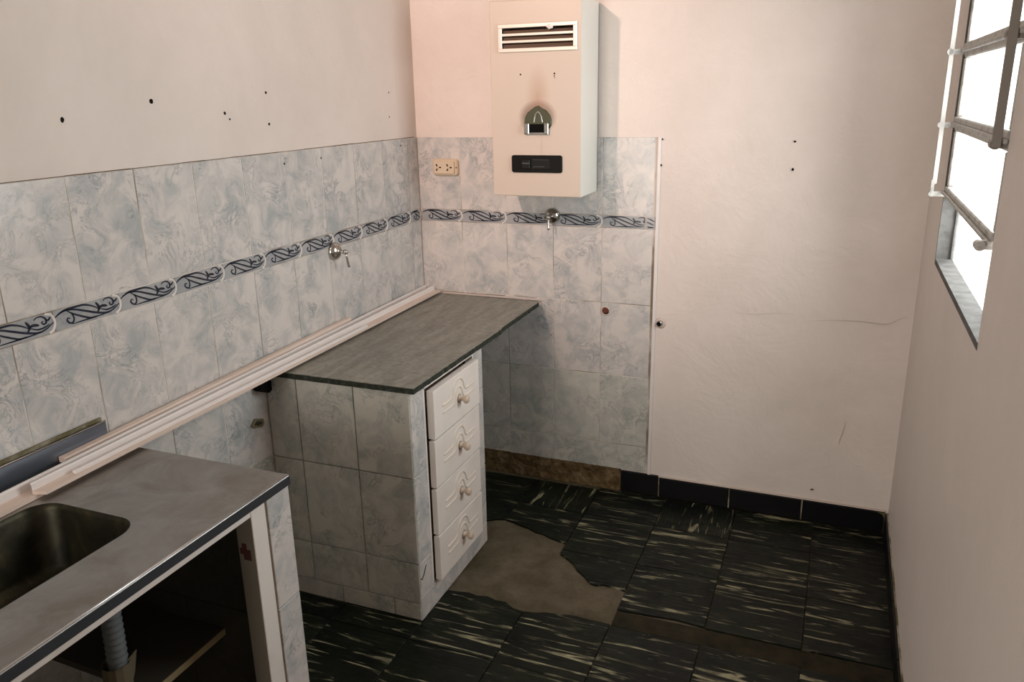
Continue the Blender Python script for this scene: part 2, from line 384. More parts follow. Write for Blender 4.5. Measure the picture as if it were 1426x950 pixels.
# ---- wall tiles: rows in z, one mesh shared by the tiles of a size
G = .0025
tile_cache = {}
def tile_mesh(face, wd, ht, m, th=.009, bev=.0012, name='wall_tile'):
    key = (face, round(wd, 4), round(ht, 4), m.name, th)
    if key not in tile_cache:
        mp = {'L': on_left(), 'B': on_back(), 'F': on_floor(), 'R': lambda u, v, h: Vector((-h, u, v))}[face]
        b = BM(); a, c = wd / 2 - G / 2, ht / 2 - G / 2
        prism(b, [(-a, -c), (a, -c), (a, c), (-a, c)], 0, mp, -th, bev)
        bmesh.ops.recalc_face_normals(b, faces=b.faces)
        me = bpy.data.meshes.new(name); b.to_mesh(me); b.free(); me.materials.append(m); tile_cache[key] = me
    return tile_cache[key]
ZT, ZB1, ZB2, Z3, Z4, Z5 = 1.4528, 1.1596, 1.1103, .812, .511, .210
rows = [(ZB1, ZT), (Z3, ZB2), (Z4, Z3), (Z5, Z4), (0.0, Z5)]
B0 = .0809
obj('grout', box(BM(), -.012, -.0016, YE + .01, -.001, 0, ZT - .001), M['grout'], wall_left)
cols = [(-B0, 0.0)] + [(-B0 - .2 * (k + 1), -B0 - .2 * k) for k in range(13)]
for z0, z1 in rows:
    for ci, (y0, y1) in enumerate(cols):
        if y0 < YE: continue
        if z0 < Z5 - .01 and not (-1.95 < y0 < -.9): continue            # buried behind the cabinets
        me = tile_mesh('L', y1 - y0, z1 - z0, M['tile'] if z1 > .7 else M['tile_old'])
        j = random.uniform(-.0006, .0006)
        place('wall_tile', me, (j, (y0 + y1) / 2, (z0 + z1) / 2), wall_left)
obj('grout', box(BM(), .001, 1.001, .0016, .012, .098, ZT - .001), M['grout'], wall_back)
bc = [(0.0, .1909)] + [(.1909 + .2 * k, .1909 + .2 * (k + 1)) for k in range(4)]
for z0, z1 in rows[:-1]:
    for i, (x0, x1) in enumerate(bc):
        segs = [(z0, z1)]
        if z1 == ZT and i == 0: segs = [(z0, 1.362), (1.362, z1)]
        if z1 == ZT and i == 3: segs = [(z0, 1.272), (1.272, z1)]
        for s0, s1 in segs:
            me = tile_mesh('B', x1 - x0, s1 - s0, M['tile'] if z1 > .6 else M['tile_old'])
            place('wall_tile', me, ((x0 + x1) / 2, random.uniform(-.0006, .0006), (s0 + s1) / 2), wall_back)
# bottom row, broken off along its lower edge where the skirting is missing
for i, (x0, x1) in enumerate(bc):
    x0 += G / 2; x1 -= G / 2; n_ = 14
    low = []
    for k in range(n_ + 1):
        x = x0 + (x1 - x0) * k / n_
        z = .097 + (random.uniform(-.006, .009) if x < .62 else random.uniform(-.0015, .0015)) + (.008 if x < .4 else 0)
        if x > .885: z = .097
        low.append((x, z))
    o = obj('wall_tile', prism(BM(), low + [(x1, Z5 - G / 2), (x0, Z5 - G / 2)], 0, on_back(), -.009), M['tile_old'], wall_back)
b = BM(); y_ = YE + .02
while y_ < -.1:
    L_ = random.uniform(.05, .22); hh = random.choice((.0008, .0014, .0020))
    box(b, -.0034, -.0012, y_, min(y_ + L_, -.02), ZT - .0005, ZT + hh); y_ += L_
tag(obj('grout_edge', b, M['rubble'], wall_left), kind='stuff')
# ---- border tiles with their scroll
SX0, SX1 = 560, 1212
def px2uv(X, Y):
    top = 268 - .274 * (X - 560); return ((X - SX0) / (SX1 - SX0), 1 - (Y - top) / 168)
strokes = [([(572, 315), (620, 275), (680, 240), (760, 212), (850, 195), (930, 205), (990, 232)], 1.0),
           ([(600, 285), (670, 250), (760, 238), (860, 252), (960, 268), (1060, 268), (1130, 238), (1200, 178)], 1.0),
           ([(690, 255), (760, 285), (840, 308), (900, 318), (960, 300)], .9),
           ([(690, 252), (730, 280), (742, 325), (722, 362), (692, 362), (676, 338), (690, 316), (706, 326)], .8),
           ([(720, 374), (800, 350), (900, 322), (1000, 292), (1080, 268)], .7),
           ([(975, 262), (995, 225), (985, 195), (968, 172)], 1.3), ([(995, 225), (1020, 205), (1058, 200), (1076, 204)], 1.3),
           ([(1000, 228), (1060, 240), (1120, 222), (1170, 190)], .8),
           ([(1042, 158), (1070, 130), (1112, 124), (1142, 146), (1140, 180), (1116, 192), (1104, 176), (1118, 164)], .8),
           ([(1140, 150), (1160, 156), (1186, 126)], .9)]
BH = ZB1 - ZB2
def scroll(bm, mp, u0, length, c0=0.0, c1=1.0):
    for pts, wd in strokes:
        q = [px2uv(*p) for p in pts]; q = smooth_line(q, 4)
        q = [p for p in q if c0 + .01 <= p[0] <= c1 - .01]
        if len(q) < 3: continue
        ribbon(bm, [(u0 + p[0] * length, ZB2 + .003 + max(.02, min(.98, p[1])) * (BH - .006)) for p in q], .0050 * wd, .0012, mp)
def rope(bm, mp, u):
    pts = smooth_line([(u - .020, ZB1 - .002), (u - .004, ZB1 - .008), (u + .002, (ZB1 + ZB2) / 2), (u - .004, ZB2 + .008), (u - .016, ZB2 + .002)], 4)
    ribbon(bm, pts, .006, .0022, mp, False, mid=True)
def border(wall, face, u0, u1, cut0=0.0, cut1=1.0, rope_at=None):
    mp = on_left(.0005) if face == 'L' else on_back(-.0005)
    t = obj('border_tile', prism(BM(), [(u0 + .001, ZB2 + .001), (u1 - .001, ZB2 + .001), (u1 - .001, ZB1 - .001), (u0 + .001, ZB1 - .001)], 0, mp, -.009, .001), M['border'], wall)
    L = (u1 - u0) / (cut1 - cut0); bm = BM(); scroll(bm, mp, u0 - cut0 * L, L, cut0, cut1)
    obj('scroll_pattern', bm, M['navy'], t)
    if rope_at is not None:
        bm = BM(); rope(bm, mp, rope_at); obj('rope_relief', bm, M['rope'], t)
ya = -.094
border(wall_left, 'L', ya, -.002, 0.0, .5, -.004)
for k in range(14):
    y1 = ya - .1865 * k; y0 = y1 - .1865
    if y0 < YE + .01: break
    border(wall_left, 'L', y0, y1, rope_at=y1)
for x0, x1 in ((.006, .191), (.191, .388), (.388, .588), (.588, .789)): border(wall_back, 'B', x0, x1, rope_at=x1)
border(wall_back, 'B', .789, .962, 0, .88); border(wall_back, 'B', .964, 1.0, .45, .64)
st(obj('trim_1', box(BM(), 1.0, 1.0125, -.004, .004, .085, ZT, .0012), M['plastic_strip']))
# crumbling strip where the skirting came off
b = BM(); nx, nz = 60, 6
g = [[b.verts.new((.02 + .868 * i / nx, .0015 - random.uniform(0, .007) - (.006 if j == 0 else 0), .098 * j / nz)) for j in range(nz + 1)] for i in range(nx + 1)]
for i in range(nx):
    for j in range(nz): b.faces.new((g[i][j], g[i + 1][j], g[i + 1][j + 1], g[i][j + 1]))
tag(obj('crumbling_plaster', b, M['rubble'], wall_back, True), 'crumbling brown plaster where the skirting tiles are missing')
b = BM(); pts = []
for k in range(31): pts.append((.02 + .875 * k / 30, -.012 - random.uniform(0, .012)))
prism(b, [(.02, .0)] + pts[:] + [(.895, 0)], .004, on_floor(-.007)); obj('mortar_ridge', b, M['cement'], floor)
# skirting tiles
bb_back = tag(thing('baseboard_back', (.887, 0, 0), None, None), kind='structure')
for x0, x1 in ((.887, 1.050), (1.050, 1.334), (1.334, 1.610), (1.610, 1.906)):
    x0 += .0025; x1 -= .0025; r = .028 if x1 > 1.88 else 0
    p = [(x0, .0), (x1, .0)] + ([(x1, .084 - r), (x1 - r * .3, .084 - r * .3), (x1 - r, .084)] if r else [(x1, .084 if x0 > 1 else .092)]) + [(x0, .084 if x0 > 1 else .092)]
    obj('skirting_tile', prism(BM(), p, .011, on_back(P), 0, .002), M['bb'], bb_back)
obj('grout', box(BM(), .889, 1.905, -.005, P, 0, .0835), M['grout_dirty'], bb_back)
obj('mortar_line', box(BM(), .91, 1.905, -.004, P, .086, .092, .001), M['plaster_ring'], bb_back)
bb_right = tag(thing('baseboard_right', (XR, -.02, 0), None, None), kind='structure')
for k in range(10):
    y1 = -.012 - .29 * k; y0 = y1 - .287
    obj('skirting_tile', prism(BM(), [(y0, 0), (y1, 0), (y1, .084), (y0, .084)], .011, on_right(XR), 0, .002), M['bb'], bb_right)
obj('grout', box(BM(), XR - .005, XR, -2.9, -.012, 0, .087), M['grout_dirty'], bb_right)

# ---- floor tiles
xs = [-.05, .235, .520, .803, 1.086, 1.368, 1.656, XR - .004]
def ftile(poly, vert=False):
    cx = sum(p[0] for p in poly) / len(poly); cy = sum(p[1] for p in poly) / len(poly)
    poly = [(p[0] + math.copysign(.0014, cx - p[0]), p[1] + math.copysign(.0014, cy - p[1])) for p in poly]
    obj('floor_tile', prism(BM(), poly, random.uniform(-.0006, .0008), on_floor(), -.010, .0012), M['ft_v' if vert else 'ft_h'], floor)
def rect(x0, x1, y0, y1): return [(x0, y0), (x1, y0), (x1, y1), (x0, y1)]
R0, R1, R2, R3, N0 = -.028, -.245, -.530, -.812, -.898
for i in range(7):
    x0, x1 = max(xs[i], .002), xs[i + 1]
    ftile(rect(x0, x1, R1, R0 if x1 < .9 else -.012), i in (2, 4))
    if i == 1: ftile([(x0, R2), (.40, R2), (.455, -.432), (.49, -.405), (x1, -.394), (x1, R1), (x0, R1)])
    elif i == 2: ftile([(x0, -.394), (.56, -.402), (.60, -.421), (.63, -.427), (.67, -.447), (.70, -.45), (.745, -.470), (.789, -.481), (x1, -.487), (x1, R1), (x0, R1)])
    else: ftile(rect(x0, x1, R2, R1))
    if i == 3: ftile([(x0, -.556), (.826, -.570), (.845, -.583), (.872, -.603), (.895, -.640), (.93, -.668), (.962, -.700), (.985, -.706), (1.01, -.692), (1.045, -.698), (x1, -.703), (x1, R2), (x0, R2)])
    elif i in (0, 1, 2): pass
    elif i == 4: ftile([(x0, R3), (1.20, R3 + .006), (1.28, R3 + .014), (x1, R3 + .004), (x1, R2), (x0, R2)])
    else: ftile(rect(x0, x1, R3, R2))
    y1 = N0; first = True
    while y1 > -4.8:
        y0 = y1 - .2855
        if first:
            n_ = 8; topl = [(x1 - (x1 - x0) * k / n_, y1 + random.uniform(-.010, .008) - (.030 if abs(x1 - (x1 - x0) * k / n_ - .803) < .04 else 0)) for k in range(n_ + 1)] if x1 < 1.2 else [(x1, y1), (x0, y1)]
            ftile([(x0, y0), (x1, y0)] + topl); first = False
        else: ftile(rect(x0, x1, y0, y1))
        y1 = y0

b = BM(); prism(b, [(1.088, R3 - .002), (1.088, N0 + .003), (XR - .004, N0 + .003), (XR - .004, R3 - .002)], .0035, on_floor(-.007)); obj('dirt_strip', b, M['dirt'], floor)
# ---- nail holes and scars on the walls
def hole(wall, mp, u, v, r=.004):
    b = BM(); p = [(u + r * math.cos(a * .7854) * random.uniform(.8, 1.15), v + r * math.sin(a * .7854) * random.uniform(.85, 1.2)) for a in range(8)]
    prism(b, p, .0006, mp); obj('nail_hole', b, M['hole'], wall)
mpl, mpb = on_left(-P), on_back(-P)
for u, v, r in ((-1.656, 1.576, .0058), (-1.388, 1.612, .0065), (-1.124, 1.576, .0045), (-1.106, 1.559, .003), (-.934, 1.631, .0045), (-.933, 1.539, .0045), (-.202, 1.628, .003), (-.208, 1.538, .003)): hole(wall_left, mpl, u, v, r)
for u, v in ((-.882, 1.416), (-.683, 1.419), (-.138, 1.426)): hole(wall_left, on_left(), u, v, .0035)
for u, v, r in ((1.016, 1.445, .0035), (1.014, 1.352, .0042), (1.476, 1.438, .004), (1.476, 1.343, .0048)): hole(wall_back, mpb, u, v, r)
def crack(wall, mp, pts, wd): 
    b = BM(); ribbon(b, smooth_line(pts, 4), wd, .0006, mp); obj('plaster_crack', b, M['crack'], wall)
crack(wall_back, mpb, [(1.30, .815), (1.38, .812), (1.46, .822), (1.53, .825)], .0011)
crack(wall_back, mpb, [(1.55, .80), (1.66, .812), (1.75, .815), (1.83, .812), (1.87, .835), (1.895, .845)], .0014)
crack(wall_back, mpb, [(1.718, .335), (1.722, .36), (1.728, .385), (1.733, .43)], .0022)
b = BM(); prism(b, [(1.634, .131), (1.646, .132), (1.648, .137), (1.638, .138)], .001, mpb); obj('plaster_chip', b, M['rubble'], wall_back)

# ------------------------------------------------------------------ window
win = tag(thing('window_1', (XR + .03, (OY0 + OY1) / 2, OZ0), None, None), kind='structure')
XW = XR + .007
b = BM(); t_ = .012
box(b, XR - .001, XW + .036, OY0, OY1, OZ0 - .01, OZ0 + .006); obj('sill', b, M['putty'], win)
b = BM(); box(b, XR - .001, XW + .040, OY1 - .004, OY1 + .006, OZ0 + .006, OZ1); obj('jamb', b, M['putty'], win)
b = BM(); box(b, XR - .0005, XR + .10, OY0 - .006, OY0 + .003, OZ0 + .006, OZ1); obj('jamb', b, M['paint_right_shaded'], win)
b = BM(); box(b, XR, XR + .10, OY0, OY1, OZ1 - .005, OZ1 + .005); obj('lintel', b, M['paint_right_shaded'], win)
ya_, yb_ = OY0 + .003, OY1 - .004
# fixed steel frame above the low fixed pane
b = BM()
box(b, XW, XW + .034, yb_ - .020, yb_, 1.325, OZ1); box(b, XW, XW + .034, ya_, ya_ + .020, 1.325, OZ1)
obj('outer_frame', b, M['iron'], win)
levels = [1.322, 1.512, 1.704, 1.896, OZ1]
pane = lambda z0, z1, x, par, inset: obj('pane', box(BM(), x, x + .004, ya_ + inset, yb_ - inset, z0, z1), M['glass'], par)
low = obj('lower_light_frame', box(BM(), XW + .030, XW + .042, yb_ - .008, yb_, OZ0 + .006, 1.322), M['putty'], win)
pane(OZ0 + .006, 1.322, XW + .034, low, .002)
for i in range(4):
    z0, z1 = levels[i], levels[i + 1]; tilt = .010 if i in (0, 1, 2) else 0
    s = BM(); q = .022
    box(s, XW - .010, XW + .022, ya_ + .010, yb_ - .016, z0 + .002, z0 + .018, .003); box(s, XW - .006, XW + .018, ya_ + .010, yb_ - .016, z1 - .020, z1 - .004, .003)
    box(s, XW - .006, XW + .018, yb_ - .016 - q, yb_ - .016, z0 + .018, z1 - .020, .003); box(s, XW - .006, XW + .018, ya_ + .010, ya_ + .010 + q, z0 + .018, z1 - .020, .003)
    sash = obj('sash', s, M['iron'], win); pane(z0 + .017, z1 - .019, XW + .006, sash, .030)
    drip = BM(); box(drip, XW - .016, XW - .006, ya_ + .012, yb_ - .018, z0 - .006, z0 + .004, .002); obj('drip_bar', drip, M['iron'], sash)
    if i < 3:
        b = BM(); box(b, 1.876, XW, yb_ - .020, yb_ - .012, z0 - .012, z0 + .003, .001); lathe(b, [(.0085, -.008), (.0085, .008)], (1.880, yb_ - .016, z0 - .004), (0, 1, 0), 12); obj('lug', b, M['iron'], sash)
        b = BM(); box(b, 1.893, XW, ya_ + .018, ya_ + .026, z0 - .014, z0 + .004, .001); lathe(b, [(.010, -.012), (.010, .012)], (1.895, ya_ + .022, z0 - .006), (0, 1, 0), 12); obj('lug', b, M['iron_brown'] if i else M['iron'], sash)
obj('linkage_rod', box(BM(), 1.877, 1.889, yb_ - .024, yb_ - .020, 1.345, OZ1 - .03, .001), M['iron_white'], win)
obj('linkage_end', box(BM(), 1.8745, 1.884, yb_ - .0245, yb_ - .0205, 1.312, 1.358, .001), M['iron'], win)
obj('lever_bar', box(BM(), 1.888, 1.904, ya_ + .006, ya_ + .012, 1.500, OZ1 - .03, .001), M['iron_brown'], win)

# ------------------------------------------------------------------ drawer cabinet
CY0, CY1, CX = -1.090, -.566, .520
cab = thing('drawer_cabinet', (CX / 2, (CY0 + CY1) / 2, 0), 'tiled masonry drawer cabinet with four cream drawers under the grey stone slab', 'cabinet')
core = BM(); box(core, .002, CX - .008, CY0 + .008, CY1, 0.0, .780)
core = cut(core, box(BM(), .08, .7, -1.000, -.640, .088, .765)); obj('body', core, M['grout_dirty'], cab)
def ctile(face, u0, u1, z0, z1, c, m='tile_old', jag=False):
    mp = on_back(c) if face == 'B' else (lambda u, v, h: Vector((c + h, u, v)))
    g = .0016; obj('tile', prism(BM(), [(u0 + g, z0 + g), (u1 - g, z0 + g), (u1 - g, z1 - g), (u0 + g, z1 - g)], 0, mp, -.008, .0014), M[m], cab)
side_cols = [(.002, .117), (.117, .325), (.325, .519)]
for z0, z1 in ((.501, .781), (.205, .501), (.062, .205)):
    for u0, u1 in side_cols: ctile('B', u0, u1, z0, z1, CY0)
for u0, u1 in ((.002, .026), (.026, .224), (.224, .420), (.420, .519)): ctile('B', u0, u1, 0.0, .062, CY0)
for z0, z1 in ((.505, .781), (.205, .505), (.083, .205)): ctile('F', CY0 + .001, -1.004, z0, z1, CX, 'tile')
for z0, z1 in ((.62, .781), (.32, .62), (.083, .32)): ctile('F', -.634, CY1, z0, z1, CX, 'tile')
ctile('F', CY0 + .001, -.828, 0, .083, CX, 'tile'); ctile('F', -.828, CY1, 0, .083, CX, 'tile')
b = BM(); box(b, CX - .03, CX - .002, -1.004, -.994, .085, .781); box(b, CX - .03, CX - .002, -.644, -.634, .085, .781); box(b, CX - .03, CX + .004, -1.004, -.634, .764, .781)
obj('drawer_frame', b, M['white_wood'], cab)
dz = [.090, .257, .423, .590, .757]
def upath(s): 
    if s == 0: return [(-.118, .016), (-.062, .016), (-.046, .026), (-.036, .050), (-.018, .064), (.002, .066), (.022, .060), (.036, .044), (.044, .024), (.062, .016), (.118, .016)]
    return [(-.118, -.008), (-.046, -.008), (-.030, .004), (-.022, .026), (-.008, .038), (.008, .038), (.022, .026), (.030, .004), (.046, -.008), (.118, -.008)]
for k in range(4):
    z0, z1 = dz[k] + .0035, dz[k + 1] - .0035; xo = CX + .020 + (.003, .001, .003, .006)[k]
    fr = BM(); box(fr, CX + .002, xo, -.990, -.654, z0, z1, .0018, 2); d = obj('drawer', fr, M['drawer'], cab)
    obj('drawer_box', box(BM(), .11, CX + .001, -.975, -.668, z0 + .012, z1 - .02), M['raw_wood'], d)
    cy, cz = -.815, (z0 + z1) / 2 - .004; mpd = lambda u, v, h: Vector((xo + h, cy + u, cz + v))
    for s in (0, 1):
        b = BM(); ribbon(b, smooth_line(upath(s), 4), .0085, .0028, mpd, False, mid=True); obj('moulding', b, M['groove'], d, True)
    b = BM(); lathe(b, [(.013, 0), (.013, .003), (.007, .006), (.006, .012), (.010, .017), (.0135, .021), (.0145, .027), (.012, .032), (.005, .034)], (xo, cy + .003, cz - .002), (1, 0, 0), 18)
    obj('knob', b, M['knob'], d, True)
    b = BM(); lathe(b, [(.0155, 0), (.0155, .0012), (.008, .0034)], (xo, cy + .003, cz - .002), (1, 0, 0), 18); obj('knob_plate', b, M['raw_wood'], d, True)
b = BM(); ribbon(b, smooth_line([(-1.086, .155), (-1.078, .148), (-1.062, .160), (-1.050, .178), (-1.044, .180)], 4), .005, .0007, lambda u, v, h: Vector((CX + h, u, v))); obj('chip_crack', b, M['black'], cab)

# stone slab
slab = thing('stone_countertop', (.27, -.55, .781), 'dark grey stone worktop slab in the tiled corner', 'countertop')
edge = [(-.0, .0)]
def jag(x0, y0, x1, y1, n_, a):
    return [(x0 + (x1 - x0) * k / n_ + random.uniform(-a, a), y0 + (y1 - y0) * k / n_ + random.uniform(-a, a)) for k in range(n_)]
outl = [(.004, -.004)] + [(.004, -1.098)] + jag(.02, -1.098, .538, -1.098, 30, .0012) + jag(.540, -1.098, .543, -.42, 34, .0012) + jag(.538, -.42, .536, -.004, 20, .0010)
b = BM(); prism(b, outl, .8005, on_floor(), .7985); obj('polished_top', b, M['stone'], slab)
b = BM(); prism(b, [(p[0] * .9995, p[1] * .9995) for p in outl], .7985, on_floor(), .781); obj('rough_edge', b, M['stone_edge'], slab)
b = BM(); prism(b, [(.07, .8005), (.545, .8005), (.545, .805), (.42, .8065), (.30, .805), (.20, .807), (.07, .806)], .006, on_back()); obj('mortar_joint', b, M['plaster_ring'], slab)
b = BM(); prism(b, [(.01, .8075), (.12, .8078), (.19, .8078), (.19, .8095), (.01, .8098)], .0006, on_back()); prism(b, [(.20, .8078), (.38, .8078), (.378, .8105), (.2, .8095)], .0006, on_back()); prism(b, [(.42, .811), (.52, .809), (.52, .8105), (.42, .8125)], .0006, on_back()); obj('joint_crack', b, M['raw_wood'], slab)
# old bits on the left wall beside the cabinet
br = thing('slab_bracket', (.02, -1.112, .765), 'small black bracket under the slab corner at the wall', 'bracket')
b = BM(); prism(b, [(-1.150, .781), (-1.098, .781), (-1.098, .735), (-1.112, .730), (-1.140, .742), (-1.150, .75)], .03, on_left(.002)); obj('plate', b, M['black'], br)
pl = thing('broken_wall_plug', (.0, -1.147, .636), 'broken yellow-brown plug set in the wall tile beside the drawer cabinet', 'wall plug')
b = BM(); prism(b, [(-1.178, .638), (-1.166, .628), (-1.128, .617), (-1.118, .626), (-1.120, .642), (-1.160, .657)], .003, on_left(.001)); obj('cap', b, M['rust'], pl)
b = BM(); prism(b, [(-1.165, .638), (-1.150, .630), (-1.130, .628), (-1.132, .638), (-1.152, .646)], .0045, on_left(.001)); obj('core', b, M['board'], pl)

# ------------------------------------------------------------------ sink cabinet and steel top
SY1, SY0 = -1.684, -2.72
sc = thing('sink_cabinet', (.26, -2.2, 0), 'open tiled cabinet with a white wooden frame under the steel sink', 'cabinet')
for y0, y1 in ((-1.750, -1.665), (SY0 + .02, SY0 + .10)): obj('masonry_end', box(BM(), .002, .512, y0, y1, 0, .775), M['grout_dirty'], sc)
def stile(mp, u0, u1, z0, z1, m='tile'):
    g = .0014; obj('tile', prism(BM(), [(u0 + g, z0 + g), (u1 - g, z0 + g), (u1 - g, z1 - g), (u0 + g, z1 - g)], 0, mp, -.008, .0014), M[m], sc)
mpf = lambda u, v, h: Vector((.520 + h, u, v))
for z0, z1 in ((.480, .775), (.180, .480), (.0, .180)):
    stile(mpf, -1.745, -1.664, z0, z1); stile(mpf, SY0 + .02, SY0 + .10, z0, z1)
for z0, z1 in ((.46, .775), (.16, .46), (0, .16)):
    for u0, u1 in ((.004, .04), (.04, .245), (.245, .450), (.45, .511)): stile(on_back(-1.758), u0, u1, z0, z1, 'tile_shaded')
b = BM(); box(b, .478, .519, -1.757, -1.746, 0, .776); obj('raw_post_edge', b, M['raw_wood'], sc)
b = BM(); box(b, .478, .523, -1.803, -1.758, 0, .776, .002); post = obj('frame_post', b, M['post_shaded'], sc)
b = BM(); box(b, .5225, .526, -1.8035, -1.7575, 0, .7755, .001); obj('white_facing', b, M['white_wood'], post)
b = BM(); mpx = on_back(-1.803)
prism(b, [(.484, .655), (.492, .655), (.492, .642), (.512, .642), (.512, .668), (.502, .668), (.502, .682), (.490, .682), (.490, .670), (.484, .670)], .0008, mpx); obj('hinge_mark', b, M['red_mark'], post)
b = BM(); box(b, .500, .526, SY0 + .10, -1.8035, .752, .776, .002); obj('frame_rail', b, M['white_wood'], sc)
# steel top
top = thing('steel_sink_top', (.27, -2.2, .776), 'stainless steel sink top with deep basin and low backsplash', 'sink')
ZS = .80
def rrect(x0, x1, y0, y1, r, n_=6):
    out = []
    for cx, cy, a0 in ((x1 - r, y1 - r, 0), (x0 + r, y1 - r, 90), (x0 + r, y0 + r, 180), (x1 - r, y0 + r, 270)):
        for k in range(n_ + 1):
            a = math.radians(a0 + 90 * k / n_); out.append((cx + r * math.cos(a), cy + r * math.sin(a)))
    return out
BX0, BX1, BY0, BY1 = .112, .392, -2.40, -1.962
b = BM()
outer = [(.0135, SY0), (.531, SY0), (.531, SY1), (.0135, SY1)]
inner = rrect(BX0, BX1, BY0, BY1, .055)
ov = [b.verts.new((x, y, ZS)) for x, y in outer]; iv = [b.verts.new((x, y, ZS)) for x, y in inner]
es = [b.edges.new((ov[i], ov[(i + 1) % 4])) for i in range(4)] + [b.edges.new((iv[i], iv[(i + 1) % len(iv)])) for i in range(len(iv))]
bmesh.ops.triangle_fill(b, use_beauty=True, use_dissolve=False, edges=es)
# rounded front lip
prof = [(.531, ZS), (.535, ZS + .0012), (.5385, ZS), (.540, ZS - .003), (.540, ZS - .024), (.536, ZS - .024)]
for i in range(len(prof) - 1):
    q = [b.verts.new((prof[i][0], SY0, prof[i][1])), b.verts.new((prof[i + 1][0], SY0, prof[i + 1][1])), b.verts.new((prof[i + 1][0], SY1, prof[i + 1][1])), b.verts.new((prof[i][0], SY1, prof[i][1]))]
    b.faces.new(q)
prof = [(SY1, ZS), (SY1 + .002, ZS - .002), (SY1 + .002, ZS - .024)]
for i in range(2):
    b.faces.new([b.verts.new((x, prof[j][0], prof[j][1])) for x, j in ((.0135, i), (.540, i), (.540, i + 1), (.0135, i + 1))])
bmesh.ops.remove_doubles(b, verts=b.verts, dist=.0002)
obj('drainboard', b, M['steel'], top)
b = BM(); loops = []
for d, z, r in ((0, ZS, .055), (.002, ZS - .002, .054), (.006, ZS - .012, .052), (.016, ZS - .135, .048), (.026, ZS - .150, .045), (.045, ZS - .156, .04)):
    loops.append([b.verts.new((x, y, z)) for x, y in rrect(BX0 + d, BX1 - d, BY0 + d, BY1 - d, r)])
for i in range(len(loops) - 1):
    for k in range(len(loops[0])): b.faces.new((loops[i][k], loops[i][(k + 1) % len(loops[0])], loops[i + 1][(k + 1) % len(loops[0])], loops[i + 1][k]))
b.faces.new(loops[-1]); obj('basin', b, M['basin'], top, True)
b = BM(); lathe(b, [(.040, .0), (.040, .003), (.028, .004), (.026, .001)], (.25, -2.18, ZS - .156), (0, 0, 1), 20); obj('drain', b, M['steel_dark'], top, True)
b = BM(); box(b, .003, .0135, SY0, -1.695, ZS - .02, .864, .002); bs = obj('backsplash', b, M['steel_dark'], top)
b = BM(); tube(b, [(.0125, SY0 + .002, .8635), (.0125, -1.697, .8635)], .0028, 8); obj('folded_edge', b, M['steel_edge'], bs, True)
b = BM(); box(b, .0135, .022, SY0, -1.70, ZS, ZS + .004, .0018); box(b, .0005, .008, SY0, -1.70, .864, .874, .002); obj('sealant_bead', b, M['grout_dirty'], bs)
b = BM(); box(b, .5402, .5412, SY0 + .001, SY1 + .001, ZS - .0235, ZS - .003); obj('front_band', b, M['steel_dark'], top)
b = BM(); tube(b, [(.5375, SY0 + .002, ZS - .0006), (.5375, SY1, ZS - .0006)], .0022, 8); obj('front_edge', b, M['steel_edge'], top, True)
# inside the cabinet
sh = thing('shelf_board', (.19, -1.95, .39), 'grey-brown chipboard shelf inside the open sink cabinet', 'shelf')
shp = [(.006, -1.760), (.362, -1.760), (.362, -2.60), (.006, -2.60), (.006, -2.10), (.20, -2.10), (.30, -2.08), (.30, -1.99), (.20, -1.97), (.006, -1.97)]
shp = [(.006, -1.760), (.362, -1.760), (.362, -2.04), (.30, -1.985), (.006, -1.975)]
b = BM(); prism(b, shp, .400, on_floor(), .384); obj('board', b, M['board'], sh)
b = BM(); prism(b, [(.362, -2.04), (.362, -1.760), (.3645, -1.760), (.3645, -2.04)], .4003, on_floor(), .3838); obj('edge_band', b, M['board_edge'], sh)
dh = thing('drain_hose', (.29, -2.03, 0), 'grey corrugated drain hose hanging under the steel sink', 'hose')
b = BM(); pts = []; rad = []
for k in range(121):
    q = k / 120; pts.append((.298 - .03 * (1 - q) ** 2, -2.000 - .03 * (1 - q) ** 2, .02 + .612 * q)); rad.append(.0205 + .0018 * math.cos(k * 2.1))
tube(b, pts, rad, 14); obj('corrugated_pipe', b, M['hose'], dh, True)
b = BM(); tube(b, [(.280, -2.018, .02), (.288, -2.010, .25), (.293, -2.005, .46), (.293, -2.005, .468)], [.027, .028, .029, .030], 12, False)
sl = obj('cardboard_sleeve', b, M['card'], dh); b = BM(); prism(b, [(-2.00, .466), (-1.966, .478), (-1.980, .43), (-1.995, .40)], .002, lambda u, v, h: Vector((.312 + h, u, v))); obj('flap', b, M['card'], sl)

# ------------------------------------------------------------------ timber mouldings lying across the counters
def length(name, label, far, near, parts):
    """parts: (profile [(x,z)...], material, part name); far/near = (x, y, z) of the profile origin"""
    far, near = Vector(far), Vector(near)
    t = thing(name, tuple((far + near) / 2), label, 'wood trim')
    for prof, m, pn in parts:
        b = BM(); a = [b.verts.new((far.x + p[0], far.y, far.z + p[1])) for p in prof]; c = [b.verts.new((near.x + p[0], near.y + (p[2] if len(p) > 2 else 0), near.z + p[1])) for p in prof]
        b.faces.new(a); b.faces.new(c); k = len(prof)
        for i in range(k): b.faces.new((a[i], a[(i + 1) % k], c[(i + 1) % k], c[i]))
        obj(pn, b, m, t)
    return t
ZP = .8008
R_ = lambda x0, x1, z0, z1: [(x0, z0), (x1, z0), (x1, z1), (x0, z1)]
length('wood_moulding', 'white rebated wood moulding lying along the wall tiles and past the sink basin', (.003, -.006, ZP), (.070, -2.55, ZP + .0002),
       [([(0, 0), (.008, 0), (.008, .026), (.006, .030), (.002, .030), (0, .026)], M['white_moulding'], 'upright'), (R_(.008, .044, 0, .0085), M['pink_wood'], 'flange')])
